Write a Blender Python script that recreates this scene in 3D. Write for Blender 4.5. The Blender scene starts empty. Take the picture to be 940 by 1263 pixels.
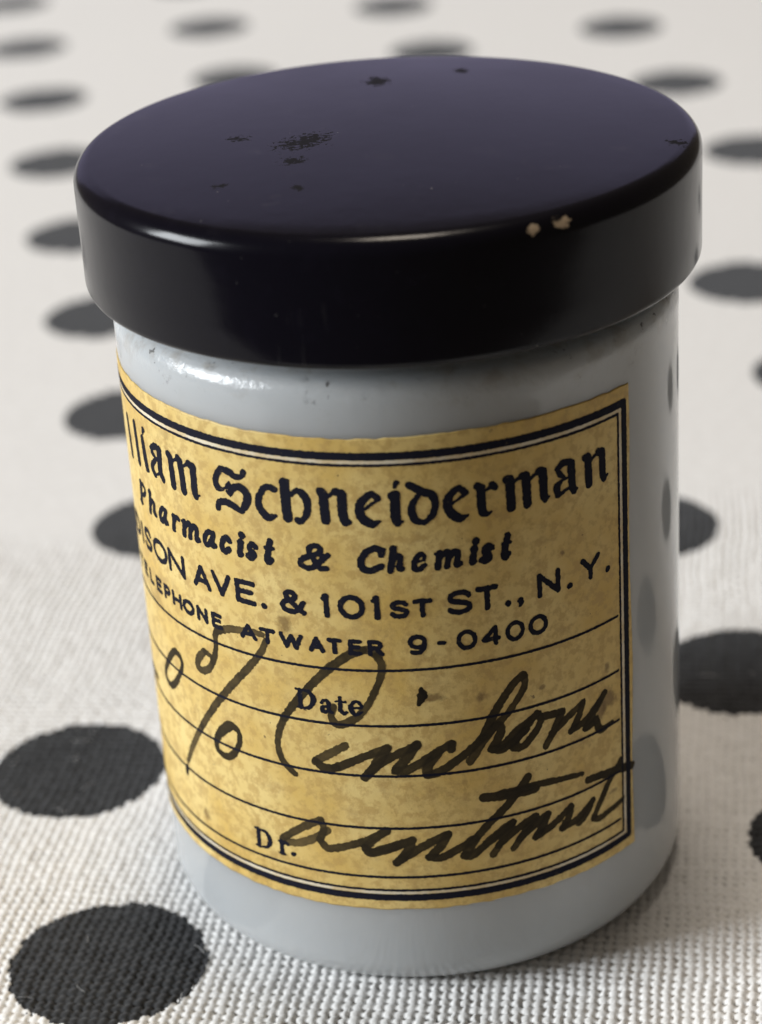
import bpy, math
import numpy as np
from mathutils import Matrix, Vector

MM = 0.001
scene = bpy.context.scene
rng = np.random.default_rng(7)

# ------------------------------------------------------------------ camera
cam_data = bpy.data.cameras.new("camera")
cam = bpy.data.objects.new("camera", cam_data)
scene.collection.objects.link(cam)
_fw = Vector((-0.0119, 0.8983, -0.4392)).normalized()
_rt = Vector((0.9982, -0.0154, -0.0586)).normalized()
_up = _rt.cross(_fw).normalized()
_rt = _fw.cross(_up)
cam.matrix_world = Matrix(((_rt.x, _up.x, -_fw.x, 0.0),
                           (_rt.y, _up.y, -_fw.y, -0.15184),
                           (_rt.z, _up.z, -_fw.z, 0.10308),
                           (0, 0, 0, 1)))
cam_data.sensor_fit = 'VERTICAL'
cam_data.sensor_height = 36.0
cam_data.lens = 79.82
cam_data.clip_start = 0.01
cam_data.clip_end = 50.0
cam_data.dof.use_dof = True
cam_data.dof.focus_distance = 0.154
cam_data.dof.aperture_fstop = 31.0
scene.camera = cam

# ------------------------------------------------------------------ light
world = bpy.data.worlds.new("World")
scene.world = world
world.use_nodes = True
_bg = world.node_tree.nodes["Background"]
_bg.inputs["Color"].default_value = (1.0, 0.84, 0.66, 1)
_bg.inputs["Strength"].default_value = 0.10

def area_lamp(name, loc, target, sx, sy, power, color):
    d = bpy.data.lights.new(name, 'AREA')
    d.shape = 'RECTANGLE'; d.size = sx; d.size_y = sy
    d.energy = power; d.color = color
    o = bpy.data.objects.new(name, d)
    scene.collection.objects.link(o)
    o.location = loc
    o.rotation_euler = (Vector(target) - Vector(loc)).to_track_quat('-Z', 'Y').to_euler()
    return o

area_lamp("window_light", (-1.47, -0.23, 0.56), (0, 0, 0.02), 0.62, 0.66, 38.5, (0.925, 0.965, 1.0))
area_lamp("far_fill_light", (-0.10, 1.65, 0.45), (0, 0.1, 0.04), 1.9, 0.95, 2.4, (0.60, 0.575, 1.0))  # added fill from behind, for the lid's purple sheen and the far cloth
area_lamp("ceiling_lamp", (0.05, 0.20, 1.5), (0, 0, 0.0), 0.30, 0.30, 8.6, (1.0, 0.88, 0.74))

scene.view_settings.view_transform = 'Standard'
scene.view_settings.look = 'None'
scene.view_settings.exposure = 0.0
scene.view_settings.gamma = 1.0
scene.view_settings.use_curve_mapping = False

# ------------------------------------------------------------------ helpers
def link(o, parent=None):
    scene.collection.objects.link(o)
    if parent is not None:
        o.parent = parent
    return o

def np_mesh(name, verts, quads=None, polys=None):
    """mesh from numpy verts (N,3) and either an (M,4) quad array or a list of polygons"""
    me = bpy.data.meshes.new(name)
    if quads is not None:
        n, m = len(verts), len(quads)
        me.vertices.add(n)
        me.vertices.foreach_set("co", np.ascontiguousarray(verts, dtype=np.float32).ravel())
        me.loops.add(m * 4)
        me.loops.foreach_set("vertex_index", np.ascontiguousarray(quads, dtype=np.int32).ravel())
        me.polygons.add(m)
        me.polygons.foreach_set("loop_start", np.arange(0, m * 4, 4, dtype=np.int32))
        me.polygons.foreach_set("use_smooth", np.ones(m, dtype=bool))
        me.update(calc_edges=True)
    else:
        me.from_pydata([tuple(v) for v in verts], [], polys)
        me.polygons.foreach_set("use_smooth", np.ones(len(me.polygons), dtype=bool))
        me.update()
    return me

def lathe(name, prof, segs, mat, parent):
    """surface of revolution about z; prof in mm, bottom to top"""
    prof = np.array(prof, float)
    th = np.linspace(0, 2 * np.pi, segs, endpoint=False)
    n = len(prof)
    v = np.stack([prof[:, None, 0] * np.cos(th), prof[:, None, 0] * np.sin(th),
                  np.repeat(prof[:, 1:2], segs, 1)], -1).reshape(-1, 3) * MM
    i = np.arange(n - 1)[:, None]; j = np.arange(segs)[None]
    j2 = (j + 1) % segs
    q = np.stack([i * segs + j, i * segs + j2, (i + 1) * segs + j2, (i + 1) * segs + j], -1).reshape(-1, 4)
    o = bpy.data.objects.new(name, np_mesh(name, v, quads=q))
    o.data.materials.append(mat)
    return link(o, parent)

# ------------------------------------------------------------------ materials
def new_mat(name):
    m = bpy.data.materials.new(name); m.use_nodes = True
    nt = m.node_tree
    return m, nt, nt.nodes["Principled BSDF"]

class NT:
    """small shorthand for shader nodes"""
    def __init__(s, nt): s.nt = nt; s.N = nt.nodes; s.L = nt.links
    def node(s, t, **kw):
        n = s.N.new(t)
        for k, v in kw.items(): setattr(n, k, v)
        return n
    def put(s, sock, v):
        if isinstance(v, bpy.types.NodeSocket): s.L.new(v, sock)
        else: sock.default_value = v
    def coord(s): return s.node("ShaderNodeTexCoord").outputs["Object"]
    def math(s, op, a, b=0.0, c=0.0, clamp=False):
        n = s.node("ShaderNodeMath", operation=op, use_clamp=clamp)
        s.put(n.inputs[0], a); s.put(n.inputs[1], b); s.put(n.inputs[2], c)
        return n.outputs[0]
    def scale(s, vec, f):
        n = s.node("ShaderNodeVectorMath", operation='MULTIPLY')
        s.put(n.inputs[0], vec); s.put(n.inputs[1], f if isinstance(f, tuple) else (f, f, f))
        return n.outputs[0]
    def noise(s, vec, scale, detail=3.0, rough=0.5, out="Fac"):
        n = s.node("ShaderNodeTexNoise")
        s.put(n.inputs["Vector"], vec); n.inputs["Scale"].default_value = scale
        n.inputs["Detail"].default_value = detail; n.inputs["Roughness"].default_value = rough
        return n.outputs[out]
    def ramp(s, fac, stops):
        n = s.node("ShaderNodeValToRGB")
        e = n.color_ramp.elements
        while len(e) < len(stops): e.new(0.5)
        for el, (p, c) in zip(e, stops):
            el.position = p; el.color = (c, c, c, 1) if not isinstance(c, tuple) else (*c, 1)
        s.put(n.inputs[0], fac)
        return n.outputs[0]
    def mix(s, fac, a, b, blend='MIX'):
        n = s.node("ShaderNodeMix", data_type='RGBA', blend_type=blend)
        s.put(n.inputs[0], fac)
        s.put(n.inputs[6], (*a, 1) if isinstance(a, tuple) else a)
        s.put(n.inputs[7], (*b, 1) if isinstance(b, tuple) else b)
        return n.outputs[2]
    def step(s, v, lo, hi):
        n = s.node("ShaderNodeMapRange", interpolation_type='SMOOTHSTEP')
        s.put(n.inputs[0], v); n.inputs[1].default_value = lo; n.inputs[2].default_value = hi
        return n.outputs[0]
    def bump(s, h, strength, dist):
        n = s.node("ShaderNodeBump")
        s.put(n.inputs["Height"], h); n.inputs["Strength"].default_value = strength; n.inputs["Distance"].default_value = dist
        return n.outputs[0]
    def blob(s, P, c, radii, rot=0.0):
        """soft distance (1 at the rim) to an ellipsoid at c, radii in metres"""
        m = s.node("ShaderNodeMapping", vector_type='TEXTURE')
        s.put(m.inputs[0], P); m.inputs[1].default_value = c; m.inputs[2].default_value = (0, 0, rot); m.inputs[3].default_value = radii
        l = s.node("ShaderNodeVectorMath", operation='LENGTH'); s.L.new(m.outputs[0], l.inputs[0])
        return l.outputs["Value"]

def cloth_mat(name, base, dark, rough):
    m, nt, b = new_mat(name); t = NT(nt)
    P = t.coord()
    n1 = t.noise(P, 800.0, 3.0)              # thread to thread tone
    n2 = t.noise(P, 3500.0, 2.0)             # fibre grain
    n3 = t.noise(P, 28.0, 3.0)
    f = t.math('ADD', t.math('MULTIPLY', n1, .5), t.math('MULTIPLY', n2, .5))
    c = t.mix(t.step(f, .3, .7), dark, base)
    c = t.mix(t.math('MULTIPLY', t.step(n3, .35, .75), .10), c, tuple(x * .86 for x in base))
    gap = t.node("ShaderNodeAttribute", attribute_name="weave_gap").outputs["Fac"]    # shade in the weave's pinholes, painted as darker thread colour
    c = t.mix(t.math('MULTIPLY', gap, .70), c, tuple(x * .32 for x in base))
    t.put(b.inputs["Base Color"], c)
    b.inputs["Roughness"].default_value = rough
    b.inputs["Specular IOR Level"].default_value = .2
    b.inputs["Sheen Weight"].default_value = .15
    t.put(b.inputs["Normal"], t.bump(n2, .5, 0.00006))
    return m

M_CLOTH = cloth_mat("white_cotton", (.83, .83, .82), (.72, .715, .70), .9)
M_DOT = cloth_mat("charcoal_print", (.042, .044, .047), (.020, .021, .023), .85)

def glass_mat():
    m, nt, b = new_mat("milk_glass"); t = NT(nt)
    P = t.coord()
    sep = t.node("ShaderNodeSeparateXYZ"); t.L.new(P, sep.inputs[0])
    z = sep.outputs[2]
    # grime gathered just below the cap
    band = t.math('MULTIPLY', t.step(z, .0440, .0478), 1.0)
    spk = t.noise(P, 900.0, 4.0, .7)
    big = t.noise(P, 160.0, 2.0)
    g = t.math('MULTIPLY', band, t.math('MULTIPLY', t.step(spk, .60, .66), t.step(big, .45, .62)))
    haze = t.math('MULTIPLY', t.step(t.noise(P, 120.0, 4.0), .48, .75), .10)
    base = t.mix(haze, (.430, .446, .455), (.36, .365, .355))
    dirt = t.math('MULTIPLY', t.math('MULTIPLY', band, t.step(t.noise(P, 420.0, 4.0, .65), .5, .68)), .32)
    base = t.mix(dirt, base, (.22, .17, .10))
    base = t.mix(t.math('MULTIPLY', g, .9), base, (.03, .025, .02))
    t.put(b.inputs["Base Color"], base)
    b.inputs["IOR"].default_value = 1.5
    r = t.math('ADD', .06, t.math('MULTIPLY', t.step(t.noise(P, 300.0, 5.0, .6), .45, .8), .10))
    t.put(b.inputs["Roughness"], t.math('ADD', t.math('ADD', r, t.math('MULTIPLY', t.step(z, .0448, .0470), .16)), t.math('MULTIPLY', g, .5)))
    b.inputs["Subsurface Weight"].default_value = .8
    b.inputs["Subsurface Radius"].default_value = (.9, 1.0, 1.1)
    b.inputs["Subsurface Scale"].default_value = .007
    worn = t.step(z, .0448, .0470)
    hgt = t.math('ADD', t.noise(P, 70.0, 2.0), t.math('MULTIPLY', worn, t.math('MULTIPLY', t.noise(P, 1100.0, 4.0, .7), .9)))
    t.put(b.inputs["Normal"], t.bump(hgt, .20, .0006))
    return m
M_GLASS = glass_mat()

def lid_mat():
    m, nt, b = new_mat("black_enamel"); t = NT(nt)
    P = t.coord()
    n = t.noise(P, 700.0, 4.0, .6)
    nw = t.math('MULTIPLY', t.math('SUBTRACT', t.noise(P, 2600.0, 4.0, .65), .5), 5.0)
    nc = t.math('MULTIPLY', t.math('SUBTRACT', t.noise(P, 1500.0, 4.0, .7), .5), 2.2)
    def spots(lst, nw=nw):
        out = None
        for c, r, rot in lst:
            d = t.math('ADD', t.blob(P, tuple(x * MM for x in c), tuple(x * MM for x in r), rot), nw)
            s_ = t.math('SUBTRACT', 1.0, t.step(d, .75, .95))
            out = s_ if out is None else t.math('MAXIMUM', out, s_)
        return out
    scuff = spots([((-5.6, -3.3, 57.9), (1.7, 1.3, 3), 0.5), ((-4.9, -2.5, 57.9), (1.0, 1.0, 3), 0.3), ((-10.0, -1.2, 57.9), (0.6, 0.6, 3), 0.2), ((-6.2, -7.1, 57.9), (0.7, 0.8, 3), 0.4), ((-5.8, -12.3, 57.9), (0.35, 0.6, 3), 0.4), ((-10.9, -10.5, 57.9), (0.5, 0.35, 3), 0.2), ((-0.4, 11.5, 57.9), (0.8, 1.4, 3), 0.1), ((5.9, 13.8, 57.9), (0.5, 0.9, 3), 0.1), ((19.3, -5.9, 57.9), (0.6, 0.6, 3), 0.0)])
    chip = spots([((10.70, -18.82, 57.25), (0.95, 0.55, 0.6), 0.38), ((8.74, -19.68, 57.25), (0.62, 0.38, 0.5), 0.33), ((11.54, -23.03, 57.25), (0.22, 0.2, 0.5), 0.3)], nc)
    base = t.mix(t.math('MULTIPLY', t.step(n, .5, .8), .5), (.0034, .0030, .0060), (.0060, .0052, .0100))
    base = t.mix(t.math('MULTIPLY', scuff, .6), base, (.006, .006, .005))
    base = t.mix(chip, base, (.42, .33, .23))
    dust = t.math('MULTIPLY', t.step(t.noise(P, 2400.0, 2.0, .5), .745, .78), t.step(t.noise(P, 130.0, 2.0), .45, .6))
    smear = t.math('MULTIPLY', t.step(t.noise(t.scale(P, (1.0, 1.0, .22)), 330.0, 4.0, .7), .60, .80), .035)
    base = t.mix(t.math('ADD', t.math('MULTIPLY', dust, .30), smear), base, (.45, .43, .40))
    t.put(b.inputs["Base Color"], base)
    fine = t.noise(P, 60.0, 4.0, .6)
    rg = t.math('ADD', .14, t.math('MULTIPLY', t.step(fine, .35, .75), .09))
    rg = t.math('ADD', rg, t.math('MULTIPLY', t.math('MAXIMUM', scuff, chip), .5))
    t.put(b.inputs["Roughness"], rg)
    b.inputs["IOR"].default_value = 1.28
    t.put(b.inputs["Normal"], t.bump(t.math('SUBTRACT', t.math('MULTIPLY', n, .45), t.math('MAXIMUM', scuff, chip)), .35, .00006))
    return m

def paper_mat():
    m, nt, b = new_mat("aged_label_paper"); t = NT(nt)
    P = t.coord()
    a = t.noise(P, 1300.0, 4.0, .65)
    c0 = t.noise(P, 150.0, 4.0, .6)
    c1 = t.noise(P, 420.0, 5.0, .7)
    col = t.mix(t.step(c0, .30, .72), (.715, .545, .215), (.585, .385, .098))
    col = t.mix(t.math('MULTIPLY', t.step(a, .44, .62), .70), col, (.47, .305, .095))
    col = t.mix(t.math('MULTIPLY', t.step(c1, .55, .70), .50), col, (.42, .28, .10))
    st = t.math('MULTIPLY', t.step(t.noise(P, 95.0, 3.0), .62, .72), t.step(t.noise(P, 800.0, 3.0, .7), .45, .65))
    col = t.mix(t.math('MULTIPLY', st, .6), col, (.28, .17, .05))
    speck = t.step(t.noise(P, 1700.0, 2.0), .755, .79)
    col = t.mix(t.math('MULTIPLY', speck, .75), col, (.12, .075, .03))
    # brown finger marks and ink smudges
    nz = t.math('MULTIPLY', t.math('SUBTRACT', t.noise(P, 900.0, 4.0, .7), .5), 2.6)
    for c_, r_ in [((13.10, -15.19, 20.79), (1.2, 0.8, 1.0)),
                   ((12.53, -15.67, 20.18), (0.7, 0.6, 0.9)),
                   ((0.93, -20.04, 24.52), (0.9, 0.6, 0.35)),
                   ((4.19, -19.62, 24.05), (0.45, 0.5, 0.7)),
                   ((-8.60, -18.12, 29.65), (0.7, 0.7, 0.9)),
                   ((13.14, -15.15, 23.21), (0.25, 0.3, 0.45)),
                   ((-16.06, -12.02, 11.16), (0.7, 0.6, 0.7)),
                   ((8.42, -18.21, 23.75), (0.22, 0.22, 0.22)),
                   ((10.12, -17.32, 33.48), (0.22, 0.22, 0.25)),
                   ((13.49, -14.84, 12.87), (0.8, 0.5, 0.25))]:
        d_ = t.math('ADD', t.blob(P, tuple(x * MM for x in c_), tuple(x * MM for x in r_)), nz)
        k_ = t.math('MULTIPLY', t.math('SUBTRACT', 1.0, t.step(d_, .35, 1.15)), .72)
        col = t.mix(k_, col, (.15, .085, .025))
    t.put(b.inputs["Base Color"], col)
    b.inputs["Roughness"].default_value = .5
    b.inputs["Specular IOR Level"].default_value = .32
    wr = t.noise(t.scale(P, (1.0, 1.0, .35)), 140.0, 2.0, .5)
    t.put(b.inputs["Normal"], t.bump(t.math('ADD', t.math('ADD', a, c1), t.math('MULTIPLY', wr, 1.6)), .40, .00008))
    return m
M_PAPER = paper_mat()

def ink_mat():
    m, nt, b = new_mat("printing_ink"); t = NT(nt)
    P = t.coord()
    w = t.step(t.noise(P, 2600.0, 3.0, .7), .62, .74)
    col = t.mix(t.math('MULTIPLY', w, .55), (.0075, .0080, .0165), (.10, .075, .045))
    t.put(b.inputs["Base Color"], col)
    b.inputs["Roughness"].default_value = .75
    b.inputs["Specular IOR Level"].default_value = .12
    return m
M_INK = ink_mat()

def pen_mat():
    m, nt, b = new_mat("brown_pen_ink"); t = NT(nt)
    P = t.coord()
    at = t.node("ShaderNodeAttribute", attribute_name="ink_load")
    d = t.math('ADD', at.outputs["Fac"], t.math('MULTIPLY', t.math('SUBTRACT', t.noise(P, 520.0, 4.0, .6), .5), .55))
    d = t.math('ADD', d, t.math('MULTIPLY', t.math('SUBTRACT', t.noise(P, 2200.0, 2.0, .6), .5), .25))
    col = t.ramp(d, [(0.0, (.20, .135, .05)), (.35, (.105, .073, .029)), (.62, (.040, .029, .013)), (1.0, (.012, .009, .006))])
    t.put(b.inputs["Base Color"], col)
    b.inputs["Roughness"].default_value = .7
    b.inputs["Specular IOR Level"].default_value = .12
    return m
M_PEN = pen_mat()

def gap_mat():
    m, nt, b = new_mat("pale_border_gap"); t = NT(nt)
    P = t.coord()
    col = t.mix(t.step(t.noise(P, 500.0, 4.0, .6), .4, .65), (.70, .62, .47), (.62, .48, .27))
    t.put(b.inputs["Base Color"], col); b.inputs["Roughness"].default_value = .6
    return m
M_GAP = gap_mat()

# ------------------------------------------------------------------ lettering and pen strokes on the label
# (curved?, ink load, [(mm round the jar, mm above the table, half width mm), ...])
STROKES = {
 'printed_name': [
  (0, 1, [(-28.84, 39.48, 0.268), (-28.84, 36.77, 0.268)]),
  (0, 1, [(-28.85, 40, 0.159), (-28.84, 39.69, 0.159)]),
  (0, 1, [(-25.75, 40.29, 0.281), (-25.33, 37.51, 0.281)]),
  (0, 1, [(-23.74, 40.51, 0.281), (-23.47, 37.68, 0.281)]),
  (0, 1, [(-21.91, 40.72, 0.207), (-22.07, 40.43, 0.098)]),
  (1, 1, [(-22.27, 39.97, 0.244), (-22.12, 38.69, 0.305), (-21.91, 37.74, 0.256)]),
  (0, 1, [(-21.91, 37.71, 0.134), (-21.7, 37.71, 0.134)]),
  (1, 1, [(-20.84, 39.73, 0.171), (-20.18, 40.1, 0.232), (-19.62, 40.01, 0.244)]),
  (1, 1, [(-19.62, 40.01, 0.281), (-19.75, 38.4, 0.281), (-19.45, 37.83, 0.232)]),
  (1, 1, [(-20.77, 39.76, 0.122), (-20.68, 39.41, 0.183), (-20.36, 39.28, 0.073)]),
  (1, 1, [(-20, 39.25, 0.073), (-20.76, 38.62, 0.195), (-20.93, 38.13, 0.22), (-20.59, 37.79, 0.207)]),
  (0, 1, [(-20.59, 37.77, 0.073), (-19.69, 38.27, 0.073)]),
  (0, 1, [(-18.43, 40.07, 0.268), (-18.25, 39.95, 0.268)]),
  (0, 1, [(-18.24, 39.97, 0.281), (-18.12, 37.82, 0.281)]),
  (0, 1, [(-18.01, 39.72, 0.092), (-17.28, 40.15, 0.092)]),
  (0, 1, [(-17.29, 40.13, 0.268), (-17.09, 39.98, 0.268)]),
  (0, 1, [(-17.09, 40, 0.281), (-16.95, 37.8, 0.281)]),
  (0, 1, [(-16.84, 39.71, 0.092), (-16.08, 40.08, 0.092)]),
  (0, 1, [(-16.12, 40.08, 0.268), (-15.76, 39.93, 0.268)]),
  (1, 1, [(-15.76, 39.96, 0.293), (-15.78, 38.24, 0.281), (-15.69, 37.75, 0.207)]),
  (0, 1, [(-15.69, 37.72, 0.146), (-15.36, 37.95, 0.061)]),
  (1, 1, [(-11.2, 40.65, 0.207), (-11.4, 40.32, 0.146), (-11.86, 40.2, 0.207), (-12.41, 40.43, 0.244), (-13.06, 40.54, 0.207)]),
  (1, 1, [(-13.06, 40.54, 0.195), (-13.5, 39.99, 0.195), (-13.64, 39.45, 0.22), (-13.46, 39.05, 0.232), (-13.04, 39, 0.098)]),
  (0, 1, [(-12.49, 39.72, 0.037), (-12.49, 39.43, 0.22)]),
  (0, 1, [(-12.49, 39.43, 0.207), (-12.88, 39.14, 0.049)]),
  (0, 1, [(-12.53, 39.34, 0.183), (-12.02, 39.38, 0.122)]),
  (0, 1, [(-12.72, 38.95, 0.085), (-12.48, 38.88, 0.207), (-12.46, 38.68, 0.037)]),
  (0, 1, [(-12.04, 39.25, 0.098), (-12.48, 38.9, 0.171)]),
  (1, 1, [(-12.02, 39.41, 0.207), (-11.55, 39.48, 0.256), (-11.11, 39.13, 0.293), (-11.12, 38.5, 0.281), (-11.62, 37.7, 0.159)]),
  (1, 1, [(-11.62, 37.7, 0.159), (-12.32, 37.99, 0.244), (-12.96, 38.13, 0.232), (-13.52, 37.92, 0.183), (-13.64, 37.5, 0.183)]),
  (1, 1, [(-8.95, 39.81, 0.244), (-9.41, 39.92, 0.195), (-9.83, 39.61, 0.171)]),
  (1, 1, [(-9.75, 39.75, 0.171), (-10.17, 38.93, 0.22), (-10.09, 38.18, 0.256), (-9.55, 37.68, 0.256), (-8.96, 37.9, 0.085)]),
  (0, 1, [(-8.17, 40.39, 0.317), (-8.1, 37.86, 0.317)]),
  (0, 1, [(-8.25, 40.58, 0.122), (-7.94, 40.55, 0.122)]),
  (1, 1, [(-7.75, 39.54, 0.085), (-7.29, 39.92, 0.171), (-6.8, 39.58, 0.256), (-6.61, 38.97, 0.244), (-6.74, 38.27, 0.195), (-7.15, 37.69, 0.146), (-7.39, 37.74, 0.207)]),
  (0, 1, [(-5.66, 40.02, 0.268), (-5.51, 39.78, 0.268)]),
  (0, 1, [(-5.51, 39.81, 0.293), (-5.46, 37.94, 0.293)]),
  (0, 1, [(-5.29, 39.6, 0.11), (-4.7, 40.03, 0.11)]),
  (0, 1, [(-4.66, 40.04, 0.244), (-4.31, 39.9, 0.244)]),
  (1, 1, [(-4.27, 39.9, 0.293), (-4.27, 38.44, 0.281), (-4.13, 37.82, 0.232)]),
  (0, 1, [(-4.13, 37.8, 0.146), (-3.89, 37.89, 0.146)]),
  (1, 1, [(-2.29, 39.95, 0.183), (-2.73, 39.65, 0.22), (-3.14, 39.03, 0.256), (-3.07, 38.28, 0.281), (-2.47, 37.76, 0.268), (-1.85, 37.95, 0.061)]),
  (0, 1, [(-2.29, 39.92, 0.183), (-1.93, 39.6, 0.207)]),
  (0, 1, [(-1.87, 39.54, 0.073), (-2.91, 38.76, 0.073)]),
  (1, 1, [(3.41, 39.92, 0.183), (2.98, 39.68, 0.22), (2.58, 39.11, 0.256), (2.66, 38.36, 0.281), (3.27, 37.75, 0.268), (3.89, 37.86, 0.061)]),
  (0, 1, [(3.41, 39.89, 0.183), (3.78, 39.51, 0.207)]),
  (0, 1, [(3.85, 39.45, 0.073), (2.81, 38.81, 0.073)]),
  (0, 1, [(-0.65, 40.66, 0.159), (-0.82, 40.32, 0.073)]),
  (0, 1, [(-1.03, 39.77, 0.232), (-0.78, 39.9, 0.232)]),
  (1, 1, [(-0.78, 39.83, 0.293), (-0.83, 38.18, 0.293), (-0.72, 37.76, 0.22)]),
  (0, 1, [(-0.72, 37.74, 0.159), (-0.39, 37.87, 0.061)]),
  (1, 1, [(0.18, 40.44, 0.22), (0.89, 39.96, 0.256), (1.55, 39.65, 0.256), (1.78, 38.97, 0.22), (1.57, 38.19, 0.195), (0.98, 37.67, 0.134)]),
  (1, 1, [(0.97, 39.88, 0.11), (0.51, 39.4, 0.171), (0.23, 38.74, 0.232), (0.41, 37.98, 0.244), (0.98, 37.65, 0.134)]),
  (0, 1, [(4.62, 39.82, 0.256), (4.85, 39.58, 0.256)]),
  (1, 1, [(4.83, 39.65, 0.281), (4.85, 38.07, 0.281), (5.12, 37.73, 0.183)]),
  (0, 1, [(5.12, 37.7, 0.146), (5.51, 37.84, 0.049)]),
  (0, 1, [(5.04, 39.4, 0.085), (5.48, 39.61, 0.085)]),
  (0, 1, [(5.58, 39.79, 0.207), (5.79, 39.56, 0.207)]),
  (0, 1, [(6.56, 39.92, 0.244), (6.81, 39.95, 0.244)]),
  (0, 1, [(6.81, 39.9, 0.293), (6.87, 37.84, 0.293)]),
  (0, 1, [(7.03, 39.62, 0.092), (7.65, 39.92, 0.092)]),
  (0, 1, [(7.68, 39.94, 0.232), (7.98, 39.95, 0.232)]),
  (0, 1, [(7.98, 39.86, 0.293), (8.03, 37.84, 0.293)]),
  (0, 1, [(8.23, 39.57, 0.092), (8.85, 39.95, 0.092)]),
  (0, 1, [(8.93, 39.98, 0.244), (9.26, 39.89, 0.244)]),
  (1, 1, [(9.23, 39.83, 0.293), (9.27, 38.25, 0.281), (9.35, 37.81, 0.207)]),
  (0, 1, [(9.35, 37.75, 0.146), (9.67, 37.96, 0.049)]),
  (1, 1, [(10.36, 39.73, 0.183), (10.8, 40.03, 0.232), (11.42, 39.93, 0.207)]),
  (1, 1, [(11.47, 39.82, 0.281), (11.51, 38.31, 0.281), (11.66, 37.76, 0.22)]),
  (0, 1, [(11.66, 37.66, 0.122), (11.91, 37.85, 0.049)]),
  (1, 1, [(10.33, 39.69, 0.134), (10.55, 39.29, 0.183), (10.89, 39.04, 0.049)]),
  (0, 1, [(11.23, 38.88, 0.061), (10.63, 38.79, 0.061)]),
  (1, 1, [(10.67, 38.78, 0.085), (10.27, 38.45, 0.244), (10.35, 37.85, 0.207)]),
  (0, 1, [(10.35, 37.8, 0.146), (11.28, 38.12, 0.061)]),
  (0, 1, [(12.62, 39.84, 0.22), (12.91, 39.89, 0.22)]),
  (0, 1, [(12.88, 39.84, 0.281), (12.96, 37.84, 0.281)]),
  (0, 1, [(13.16, 39.47, 0.092), (13.71, 39.84, 0.092)]),
  (0, 1, [(13.83, 39.88, 0.244), (14.22, 39.78, 0.244)]),
  (1, 1, [(14.2, 39.69, 0.281), (14.23, 38.22, 0.268), (14.35, 37.72, 0.195)]),
  (0, 1, [(14.34, 37.66, 0.134), (14.7, 37.97, 0.049)]),
 ],
 'printed_address': [
  (1, 1, [(-23.05, 32.05, 0.165), (-23.27, 32.25, 0.165), (-23.64, 32.3, 0.165), (-24.04, 32.15, 0.165), (-24.12, 31.89, 0.165), (-23.94, 31.67, 0.165), (-23.58, 31.58, 0.165), (-23.18, 31.47, 0.165), (-23.01, 31.22, 0.165), (-23.15, 30.96, 0.165), (-23.58, 30.84, 0.165), (-23.94, 30.89, 0.165), (-24.15, 31.06, 0.165)]),
  (1, 1, [(-21.34, 32.3, 0.165), (-21.72, 32.24, 0.165), (-22.04, 32.08, 0.165), (-22.25, 31.85, 0.165), (-22.33, 31.57, 0.165), (-22.25, 31.29, 0.165), (-22.04, 31.06, 0.165), (-21.72, 30.9, 0.165), (-21.34, 30.84, 0.165), (-20.97, 30.9, 0.165), (-20.65, 31.06, 0.165), (-20.43, 31.29, 0.165), (-20.36, 31.57, 0.165), (-20.43, 31.85, 0.165), (-20.65, 32.08, 0.165), (-20.97, 32.24, 0.165), (-21.34, 32.3, 0.165)]),
  (0, 1, [(-19.84, 30.84, 0.165), (-19.84, 32.3, 0.165), (-18.06, 30.84, 0.165), (-18.06, 32.3, 0.165)]),
  (0, 1, [(-16.75, 30.84, 0.165), (-16.02, 32.3, 0.165), (-15.28, 30.84, 0.165)]),
  (0, 1, [(-16.46, 31.28, 0.165), (-15.58, 31.28, 0.165)]),
  (0, 1, [(-14.79, 32.3, 0.165), (-14.08, 30.84, 0.165), (-13.37, 32.3, 0.165)]),
  (0, 1, [(-11.3, 32.3, 0.165), (-12.64, 32.3, 0.165), (-12.64, 30.84, 0.165), (-11.3, 30.84, 0.165)]),
  (0, 1, [(-12.64, 31.61, 0.165), (-11.5, 31.61, 0.165)]),
  (0, 1, [(-10.5, 30.85, 0.205), (-10.5, 30.86, 0.205)]),
  (1, 1, [(-7.51, 31.57, 0.165), (-7.79, 31.13, 0.165), (-8.26, 30.84, 0.165), (-8.8, 30.89, 0.165), (-9.04, 31.21, 0.165), (-8.85, 31.54, 0.165), (-8.33, 31.71, 0.165), (-8.07, 31.98, 0.165), (-8.22, 32.25, 0.165), (-8.54, 32.3, 0.165), (-8.75, 32.08, 0.165), (-8.6, 31.74, 0.165), (-8.1, 31.28, 0.165), (-7.51, 30.82, 0.165)]),
  (0, 1, [(-6.05, 32.09, 0.165), (-5.93, 32.27, 0.165), (-5.87, 32.3, 0.165), (-5.87, 30.84, 0.165)]),
  (1, 1, [(-4.16, 32.3, 0.165), (-4.45, 32.24, 0.165), (-4.69, 32.08, 0.165), (-4.85, 31.85, 0.165), (-4.9, 31.57, 0.165), (-4.85, 31.29, 0.165), (-4.69, 31.06, 0.165), (-4.45, 30.9, 0.165), (-4.16, 30.84, 0.165), (-3.88, 30.9, 0.165), (-3.64, 31.06, 0.165), (-3.47, 31.29, 0.165), (-3.42, 31.57, 0.165), (-3.47, 31.85, 0.165), (-3.64, 32.08, 0.165), (-3.88, 32.24, 0.165), (-4.16, 32.3, 0.165)]),
  (0, 1, [(-2.63, 32.09, 0.165), (-2.5, 32.27, 0.165), (-2.44, 32.3, 0.165), (-2.44, 30.84, 0.165)]),
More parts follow.
